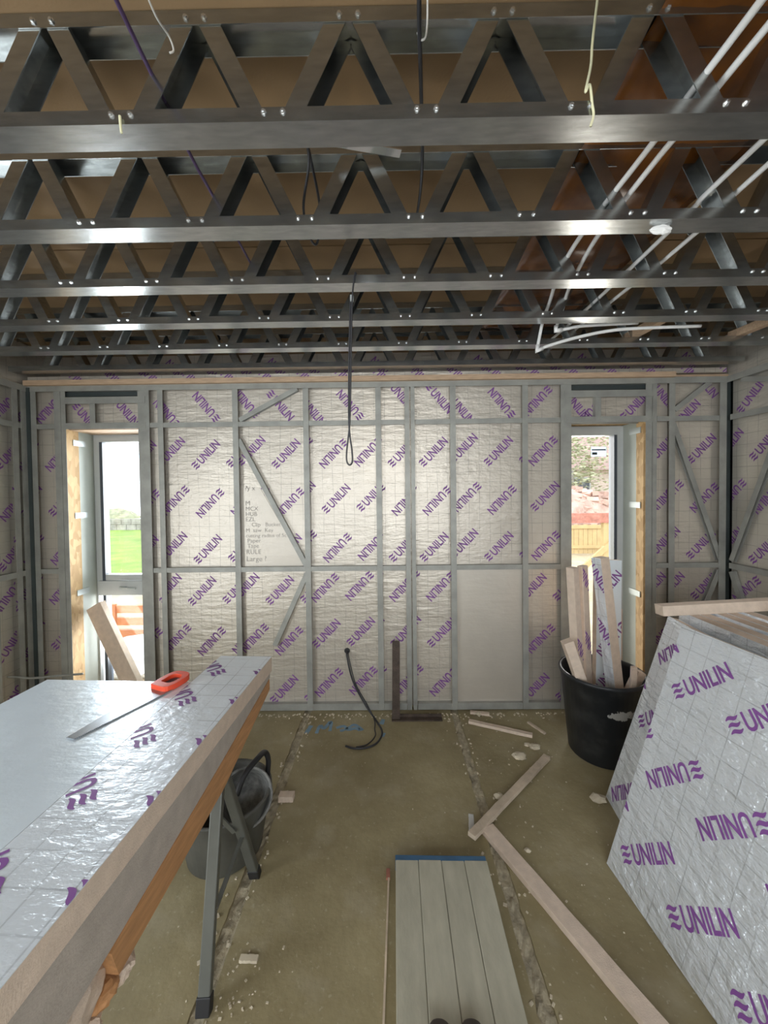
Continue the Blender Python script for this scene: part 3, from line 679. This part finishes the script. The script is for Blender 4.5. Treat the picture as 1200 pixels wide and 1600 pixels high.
# ---- staging board on the floor, boots on it
sb = tag(empty('staging_board', (.21,1.40,0)), 'grey slatted staging board with a blue end lying on the concrete', 'staging board')
SBR = R(2.2)
sb.rotation_euler = (0,0,-SBR*.5)
for k in range(4):
    MB().box(-.195+.0985*k, -.195+.0985*k+.0972, -1.15, .225, .045, .062+.0015*(k%2)).build('slat', M['stage'], sb, bevel=.003)
MB().box(-.197,.195,.222,.248,.012,.062).build('end_cap', M['blue'], sb, bevel=.003)
for x in (-.19,.16): MB().box(x,x+.03,-1.15,.222,.0,.045).build('side_rail', M['stage'], sb)
MB().box(-.16,.16,.05,.09,.01,.045).box(-.16,.16,-.55,-.51,.01,.045).build('cross_bearer', M['stage'], sb)
def boot(x, label):
    b_ = tag(empty('boot', (x,1.025,.0635)), label, 'boot', 'boots on the staging board')
    def sole(k): return [(-.030*k,.055),(-.018*k,.070),(0,.076),(.018*k,.070),(.030*k,.055),(.040*k,.0),(.036*k,-.09),(.030*k,-.19),(0,-.205),(-.030*k,-.19),(-.036*k,-.09),(-.040*k,.0)]
    MB().prism(sole(1.05)[::-1], 0, .022).build('sole', M['black'], b_)
    rings = []; n = 20
    prof = [(.076,.022,.02,.012),(.062,.022,.030,.030),(.03,.022,.037,.042),(-.03,.022,.038,.055),(-.075,.022,.037,.09),(-.12,.022,.036,.13),(-.17,.022,.034,.13),(-.20,.022,.026,.12)]
    mb = MB(); vs_ = []
    for (y,z0,w,h) in prof:
        for k in range(n):
            a = math.pi*k/(n-1); vs_.append((w*math.cos(a), y, z0+h*math.sin(a)**.8))
    m_ = len(prof); fs = [(i*n+k,i*n+k+1,(i+1)*n+k+1,(i+1)*n+k) for i in range(m_-1) for k in range(n-1)]+[tuple(range(n)), tuple((m_-1)*n+k for k in range(n-1,-1,-1))]
    mb.add(vs_, fs).build('upper', M['boot'], b_, smooth=True)
boot(.137-.003, 'left dark boot toe showing at the bottom edge on the staging board'); boot(.228, 'right dark boot toe showing at the bottom edge on the staging board')
Mb, L = barM((-.012,1.60,.006), (-.045,.75,.006), (1,0,0)); tag(MB().box(0,L,-.0035,.0035,-.006,.006,Mb).build('thin_batten', M['batten']), 'thin pale batten along the left side of the staging board', 'batten')
tag(MB().box(-.022,-.006,1.60,1.64,.0,.012).build('red_wedge', M['redbrick']), 'tiny red plastic wedge by the staging board corner', 'wedge', )

# ---- strips and battens on the floor
def lay(name, label, p0, p1, w, t, mat, cat, group=None):
    Mb, L = barM(p0, p1, (0,0,1)); r = random.Random(int(p0[0]*1000))
    m = MB(); n = 10
    for i in range(n+1):
        x = L*i/n; j = lambda: r.uniform(-.0015,.0015)
        for a, c in ((-t/2,-w/2),(t/2,-w/2),(t/2,w/2),(-t/2,w/2)): m.v.append(tuple(Mb @ Vector((x,a,c+j()))))
    for i in range(n):
        for k in range(4): m.f.append((i*4+k,i*4+(k+1)%4,(i+1)*4+(k+1)%4,(i+1)*4+k))
    m.f += [(0,1,2,3), tuple(n*4+k for k in (3,2,1,0))]
    return tag(m.build(name, M[mat], bevel=.0015), label, cat, group)
lay('foam_strip', 'long pinkish foam strip on the floor running towards the camera', (.468,1.833,.014), (.86,1.02,.014), .068, .026, 'foam', 'offcut')
lay('timber_batten', 'rough pale batten lying askew across the floor channel', (.379,1.775,.031), (.968,2.339,.012), .040, .022, 'batten', 'batten')
lay('foam_strip', 'small whitish strip lying next to the end of the rough batten', (.391,1.826,.006), (.409,1.923,.006), .026, .010, 'sheet', 'offcut')
lay('foam_strip', 'thin foam sliver near the back wall between the floor channel and the bin', (.565,2.712,.012), (.956,2.547,.012), .034, .020, 'foam', 'offcut')
lay('timber_batten', 'short thin batten by the wall just left of the bin', (.983,2.704,.008), (1.052,2.573,.008), .020, .012, 'batten', 'batten')
lay('foam_strip', 'flat foam shard against the wall base above the thin sliver', (.60,2.83,.01), (.735,2.80,.01), .030, .015, 'foam', 'offcut')
lay('foam_strip', 'short pale offcut sticking out beside the mixing tub', (-.52,2.03,.018), (-.60,2.03,.018), .045, .03, 'foam', 'offcut')
for k, (x, y, r_, lb) in enumerate([(.925,2.431,.030,'pale foam crumb near the far end of the rough batten'), (.80,2.343,.034,'grey brown foam crumb left of the rough batten tip'), (.581,2.036,.022,'white round crumb beside the middle of the rough batten'),
        (1.103,2.012,.032,'pale foam crumb in front of the black bin'), (.626,1.727,.013,'little crumb on the floor right of the long foam strip start'), (.89,2.46,.018,'tiny pale crumb behind the batten tip'), (.655,2.81,.020,'crumb at the wall base beside the flat foam shard')]):
    o = lump(r_, 40+k, .3, 2, (1.2,.9,.55)).build('foam_crumb', M['crumb']); o.location = (x,y,r_*.5); tag(o, lb, 'crumb', 'larger crumbs on the floor')
lay('foam_strip', 'little pale chip on the floor right of the front trestle leg', (-.54,1.32,.007), (-.475,1.318,.007), .022, .010, 'crumb', 'offcut')
# fine crumbs
mb = MB(); r = random.Random(11)
def bit(x, y, s, z=0):
    a = r.uniform(0,6.28); M_ = Matrix.Translation((x,y,z+s*.3)) @ Matrix.Rotation(a,4,'Z') @ Matrix.Rotation(r.uniform(-.4,.4),4,'X')
    mb.box(-s*r.uniform(.5,1),s*r.uniform(.5,1),-s*.5,s*.6,-s*.4,s*.4,M_)
for _ in range(120): bit(r.choice((-.66,-.58,.445,.525))+r.gauss(0,.012), r.uniform(.6,2.83), r.uniform(.003,.009))
for _ in range(260): bit(r.uniform(-1.7,1.5), 2.83-abs(r.gauss(0,.03)), r.uniform(.003,.010))
for _ in range(60): bit(r.uniform(.5,1.1), r.uniform(1.5,2.8), r.uniform(.002,.006))
for _ in range(60): bit(r.gauss(-.52,.06), r.gauss(1.2,.10), r.uniform(.002,.006))
for _ in range(70): bit(r.uniform(-1.2,1.2), r.uniform(.9,2.8), r.uniform(.0015,.004))
tag(mb.build('floor_crumbs', M['crumb']), 'fine foam and plaster crumbs scattered along the channels and wall base', 'crumbs', kind='stuff')

# ---- L shaped steel angle against the wall
la = tag(empty('steel_angle', (.046,2.752,0)), 'rusty dark steel L angle standing at the foot of the back wall', 'steel angle')
Mb, L = barM((0,0,.0), (.008,.085,.545), (1,0,0)); MB().box(0,L,-.028,.028,-.004,.004,Mb).build('upright_arm', M['rust'], la)
MB().box(-.03,.335,-.02,.028,.0,.008).build('foot_arm', M['rust'], la)
MB().box(-.03,.335,.022,.028,.0,.03).build('foot_flange', M['rust'], la)

# ---- cables
def cable(name, label, pts, r, mat, cat='cable', n=8, k=8):
    return tag(MB().tube(smooth_path(pts, k), r, n).build(name, M[mat], smooth=True), label, cat)
wc = tag(empty('wall_cable', (-.319,2.905,.447)), 'black cable coming out of the foil wall and curling on the floor', 'cable')
def part_cable(pts, r): return MB().tube([p-Vector((-.319,2.905,.447)) for p in smooth_path(pts, 8)], r, 8).build('strand', M['cable'], wc, smooth=True)
part_cable([(-.319,2.915,.447),(-.315,2.86,.42),(-.27,2.83,.25),(-.18,2.80,.09),(-.088,2.708,.01),(-.053,2.598,.007),(-.081,2.497,.006),(-.142,2.447,.006),(-.224,2.435,.006),(-.289,2.461,.006)], .0065)
part_cable([(-.311,2.915,.45),(-.30,2.855,.41),(-.25,2.815,.24),(-.16,2.79,.085),(-.11,2.72,.02),(-.105,2.64,.006),(-.10,2.56,.005),(-.15,2.475,.005),(-.22,2.45,.005)], .004)
MB().lathe([(.0,0),(.022,0),(.020,.006),(0,.008)], 14, Matrix.Rotation(math.pi/2,4,'X')).build('grommet', M['black'], wc)
hc = tag(empty('hanging_cable', (-.125,1.64,2.575)), 'black cable hanging in a long loop from the third truss', 'cable')
def hcp(pts, r, nm='strand'): return MB().tube([p-Vector((-.125,1.64,2.575)) for p in smooth_path(pts, 8)], r, 8).build(nm, M['cable'], hc, smooth=True)
hcp([(-.12,1.75,2.62),(-.122,1.66,2.585),(-.125,1.635,2.57),(-.135,1.634,2.50),(-.142,1.638,2.38),(-.150,1.64,2.11),(-.156,1.64,1.95),(-.170,1.64,1.83),(-.170,1.64,1.785),(-.158,1.64,1.770),(-.147,1.64,1.785),(-.148,1.64,1.83),(-.159,1.64,1.94),(-.158,1.645,2.11),(-.150,1.645,2.38),(-.146,1.645,2.48)], .0036)
MB().box(-.022,-.008,-.006,.006,-.115,-.09).build('cable_tie', M['tape'], hc)
cable('purple_cable', 'dark purple cable running through the trusses at upper left', [(-.53,.55,2.70),(-.543,.80,2.665),(-.553,.933,2.66),(-.57,1.15,2.655),(-.577,1.30,2.66),(-.60,1.65,2.69),(-.62,2.0,2.70)], .005, 'purple_cable')
cable('ceiling_cable', 'black cable dropping from the deck near the top centre', [(.075,.70,2.76),(.08,.843,2.70),(.102,1.042,2.70),(.121,1.215,2.69),(.130,1.40,2.72),(.134,1.60,2.78)], .005, 'cable')
cable('looped_cable', 'black cable loop drooping behind the second truss', [(-.25,1.24,2.79),(-.24,1.26,2.72),(-.285,1.38,2.66),(-.28,1.48,2.62),(-.262,1.52,2.63),(-.235,1.44,2.69),(-.235,1.28,2.73),(-.25,1.24,2.79)], .0045, 'cable')
cable('wire_tie', 'thin pale wire hooked over the nearest truss at upper left', [(-.49,.80,2.70),(-.495,.86,2.70),(-.497,.915,2.72),(-.492,.925,2.70),(-.50,.922,2.69)], .0022, 'pipe')
cable('wire_tie', 'bent pale wire hook beside the black cable at top centre', [(.10,.86,2.78),(.104,.90,2.73),(.10,.91,2.70),(.088,.91,2.695),(.082,.91,2.71)], .0022, 'pipe')
cable('cream_string', 'frayed cream string hanging over the nearest truss right of centre', [(.492,.90,2.78),(.492,.925,2.70),(.491,.931,2.65),(.478,.930,2.59),(.488,.930,2.605),(.494,.930,2.56),(.497,.930,2.535),(.490,.930,2.510)], .003, 'string')
cable('cream_string', 'short cream thread dangling from the nearest truss at left', [(-.627,.930,2.555),(-.626,.930,2.535),(-.624,.930,2.515)], .003, 'string')
cable('metal_rod', 'thin grey rod sticking out of the left wall above the table', [(-2.74,2.70,.362),(-2.66,2.70,.36),(-2.55,2.70,.352),(-2.35,2.70,.368),(-2.19,2.70,.38)], .008, 'frame', 'rod')
# thin lath on top of the second truss
tag(MB().box(-.15,.06,0,.03,0,.004, Matrix.Translation((0,1.24,2.745)) @ Matrix.Rotation(R(12),4,'Z')).build('metal_strap', M['screw']), 'loose shiny metal strap lying across the second truss top', 'strap')
# ---- white pipes
def pipe(label, pts, r=.0085, straight=True):
    e_ = tag(empty('plastic_pipe', pts[0]), label, 'pipe', 'white plastic pipes in the ceiling'); o = Vector(pts[0])
    MB().tube([p-o for p in smooth_path(pts, 8)], r, 10).build('pipe_run', M['pipe'], e_, smooth=True); return e_, o
e_, o = pipe('white plastic pipe, innermost of the ceiling runs, dropping to the low elbow', [(.77,-.6,2.64),(.77,.6,2.64),(.77,1.1,2.64),(.765,1.535,2.64),(.80,1.80,2.64),(.85,2.0,2.635),(.872,2.11,2.62),(.865,2.145,2.57),(.838,2.15,2.43)])
MB().tube([p-o for p in smooth_path([(.835,2.15,2.426),(.90,2.15,2.452),(1.053,2.152,2.495),(1.229,2.155,2.53),(1.40,2.16,2.545),(1.75,2.165,2.555)],8)], .0085, 10).build('branch_run', M['pipe'], e_, smooth=True)
MB().tube([p-o for p in [Vector((.843,2.15,2.455)),Vector((.836,2.15,2.424)),Vector((.868,2.15,2.440))]], .013, 10).build('elbow_fitting', M['pipe'], e_, smooth=True)
e_, o = pipe('white plastic pipe next to the innermost, ending at the upper elbow', [(.83,-.6,2.64),(.826,.85,2.64),(.82,1.2,2.64),(.834,1.548,2.64),(.90,1.90,2.64),(.95,2.07,2.635),(.955,2.13,2.60),(.943,2.15,2.545)])
MB().tube([p-o for p in smooth_path([(.941,2.152,2.534),(1.0,2.155,2.545),(1.106,2.158,2.563),(1.40,2.16,2.575)],8)], .0085, 10).build('branch_run', M['pipe'], e_, smooth=True)
MB().tube([p-o for p in [Vector((.945,2.15,2.56)),Vector((.941,2.15,2.534)),Vector((.975,2.152,2.540))]], .013, 10).build('elbow_fitting', M['pipe'], e_, smooth=True)
pipe('white plastic pipe, third of the ceiling runs from the middle', [(1.08,-.6,2.64),(1.08,1.155,2.64),(1.09,1.40,2.64),(1.10,1.9,2.64),(1.12,2.3,2.66),(1.12,2.8,2.68)])
pipe('white plastic pipe, outermost of the ceiling runs on the right', [(1.16,-.6,2.64),(1.175,1.20,2.64),(1.20,1.40,2.64),(1.205,1.70,2.64),(1.19,2.0,2.64),(1.17,2.8,2.66)])
o = lump(.019, 77, .15, 3, (1.9,.6,.8)).build('filler_blob', M['pipe']); o.location = (.935,1.325,2.528); tag(o, 'white filler blob stuck under the second truss at right', 'filler')
# amber sheet lying against the deck at right, sagging between trusses
mb = MB(); nx, ny = 14, 60; r = random.Random(9)
vv = []
for j in range(ny+1):
    y = .70+2.0*j/ny
    for i in range(nx+1):
        x = .66+.56*i/nx; vv.append((x, y, 2.800-.012-.030*math.sin(math.pi*i/nx)*abs(math.sin(math.pi*(y-.935)/.3555))+r.uniform(-.004,.004)))
mb.add(vv, [(j*(nx+1)+i,j*(nx+1)+i+1,(j+1)*(nx+1)+i+1,(j+1)*(nx+1)+i) for j in range(ny) for i in range(nx)])
am = mb.build('amber_sheet', M['amber'], smooth=True); sm_ = am.modifiers.new('thickness','SOLIDIFY'); sm_.thickness = .003
tag(am, 'crumpled amber plastic sheet tucked under the deck above the white pipes', 'plastic sheet')
for k, (x, lb) in enumerate([(1.53,'short timber noggin between the fifth truss webs, left one'), (2.17,'short timber noggin near the right wall in the fifth truss bay')]):
    Mb, L = barM((x-.02,2.43,2.60), (x+.015,2.10,2.60), (0,0,1)); tag(MB().box(0,L,-.022,.022,-.022,.022,Mb).build('timber_noggin', M['timber']), lb, 'timber')
# offcut leaning in the left window
strip_piece('foam_offcut', 'beige insulation offcut leaning across the foot of the left window', (-1.93,2.93,.06), (-2.33,3.02,.78), .145, .05, (1,-.15,.55), 'foam')
# work lamp out of frame above the camera
lp = tag(empty('work_lamp', (-.05,-.22,2.54)), 'caged work lamp hanging from the ceiling above the viewpoint', 'lamp')
MB().tube([(0,0,.26),(0,0,-.08)], .004, 6).build('flex', M['cable'], lp); MB().lathe([(.018,-.14),(.022,-.09),(.012,-.07)], 16).build('lamp_holder', M['black'], lp)

# ================================================================ OUTSIDE
GZ = -.5
lawn = MB().box(-60,1.5,3.6,24,GZ-.3,GZ).build('lawn', M['grass']); struct(lawn)
sg = MB().box(1.5,60,3.6,60,GZ-.3,GZ-.001).build('sandy_ground', M['sand']); struct(sg)
apr = MB().box(-12,1.5,3.3,8.5,GZ,GZ+.02).build('site_ground', M['sand']); struct(apr)
sw_ = tag(empty('garden_wall', (-17,24,GZ)), 'low grey stone wall along the far side of the lawn', 'wall')
for k in range(26):
    for j in range(2): MB().box(-8+.62*k+(.3 if j else 0), -8+.62*k+(.3 if j else 0)+.59, -.15, .15+random.uniform(-.03,.03), .36*j, .36*j+.33).build('stone', M['stone'], sw_)
for k in range(4):
    hd = lump(1.6, 60+k, .16, 3, (1.7,.8,.5)); o = hd.build('hedge', M['hedge']); o.location = (-27+6.4*k, 27.5, GZ+.45); tag(o, ['leftmost','second','third','rightmost'][k]+' dark rounded hedge beyond the stone wall', 'hedge', 'hedges beyond the lawn')
# orange slatted barrier and sheet seen low through the left window
br = tag(empty('site_barrier', (-3.85,5.6,GZ)), 'orange slatted site barrier outside the left window', 'barrier')
for z in (.12,.30,.48): MB().box(-1.0,1.2,-.03,.03,z-.055,z+.055).build('slat', M['barrier'], br)
for x in (-.9,-.2,.45,1.1): MB().box(x-.05,x+.05,-.05,-.01,0,.56).build('post', M['barrier'], br)
o = lump(.5, 91, .12, 3, (1.2,.8,.45)).build('sheeted_pile', M['sheet']); o.location = (-3.1,4.7,GZ+.15); tag(o, 'white sheeted pile on the ground outside the left window', 'pile')
# fence, rail and building seen through the right window
fe = tag(empty('timber_fence', (7.2,13,GZ)), 'yellowish timber fence of upright boards outside the right window', 'fence')
for k in range(34): MB().box(-2.6+.155*k, -2.6+.155*k+.14, 0, .025, .02, .98+.02*(k%2)).build('fence_board', M['fence'], fe)
for z in (.25,.92): MB().box(-2.65,2.7,-.05,0,z-.05,z+.05).build('fence_rail', M['fence'], fe)
sr = tag(empty('site_rail', (4.4,8,GZ)), 'red brick topped rail on timber posts with a diagonal prop outside', 'rail')
MB().box(-1.5,1.8,-.08,.08,1.48,1.68).build('red_beam', M['redbrick'], sr)
for x in (.12,1.5): MB().box(x-.06,x+.06,-.05,.05,0,1.48).build('post', M['fence'], sr)
Mb, L = barM((-.95,-.06,.02), (.30,-.06,1.15), (0,-1,0)); MB().box(0,L,-.03,.03,-.05,.05,Mb).build('prop', M['fence'], sr)
hs = tag(empty('house', (11,22,GZ)), 'pinkish brick house in the distance through the right window', 'building')
MB().box(-5,5,0,6,0,3.4).build('wall', M['render'], hs)
MB().box(-5.02,5.02,-.06,0,0,1.5).build('plinth', M['redbrick'], hs)
MB().prism([(-.4,3.3),(6.4,3.3),(3,5.6)], -5.3, 5.3, LX).build('roof', M['roof'], hs)
for x in (-3.4,-.6,2.2):
    f = MB().box(x,x+1.2,-.03,.02,1.7,2.9).build('window', M['upvc'], hs); MB().box(x+.08,x+1.12,-.04,-.025,1.78,2.82).build('pane', M['dark_glass'], f)
r = random.Random(21); mb = MB()
for k in range(700):
    a = r.uniform(-3.2,3.2); b_ = r.uniform(-1.5,1.5); h_ = max(0, 2.3*(1-(a/3.6)**2)*(1-(b_/1.9)**2))*r.uniform(.75,1.0); q = r.uniform(.10,.24)
    Mr = Matrix.Translation((8.0+a, 16.5+b_, GZ+h_)) @ Matrix.Rotation(r.uniform(0,3.1),4,'Z') @ Matrix.Rotation(r.uniform(-.6,.6),4,'X')
    mb.box(-q,q,-q*.5,q*.5,-q*.4,q*.4,Mr)
rh = tag(empty('rubble_heap', (0,0,0)), 'pinkish heap of brick rubble behind the fence outside the right window', 'rubble')
bb = mb.build('brick_rubble', M['rubble'], rh); bb['kind'] = 'stuff'
mo = lump(1, 31, .06, 3, (3.4,1.7,2.2)).build('earth_core', M['rubble'], rh, True); mo.location = (8.0,16.6,GZ)
for k, (x, y, q) in enumerate([(9.4,19.6,1.9),(14.2,19.0,1.6)]):
    t_ = tag(empty('tree', (x,y,GZ)), ['left','right'][k]+' pale leafy tree between the rubble heap and the house', 'tree', 'trees by the house')
    MB().tube([(0,0,0),(.03,0,1.6),(0,0,3.2)], [.12,.10,.06], 8).build('trunk', M['stone'], t_)
    lf_ = MB(); rr = random.Random(50+k)
    for _ in range(2200):
        d_ = Vector((rr.gauss(0,1),rr.gauss(0,1),rr.gauss(0,1))).normalized()*q*rr.uniform(.35,1.1); z_ = .11
        Ml = Matrix.Translation((d_.x,d_.y,3.6+d_.z*1.15)) @ Matrix.Rotation(rr.uniform(0,6.28),4,'Z') @ Matrix.Rotation(rr.uniform(-1.2,1.2),4,'X')
        lf_.add([(-z_,0,0),(0,-z_*.5,.01),(z_,0,0),(0,z_*.5,.01)], [(0,1,2,3)], Ml)
    c = lf_.build('foliage', M['leaf'], t_); c['kind'] = 'stuff'
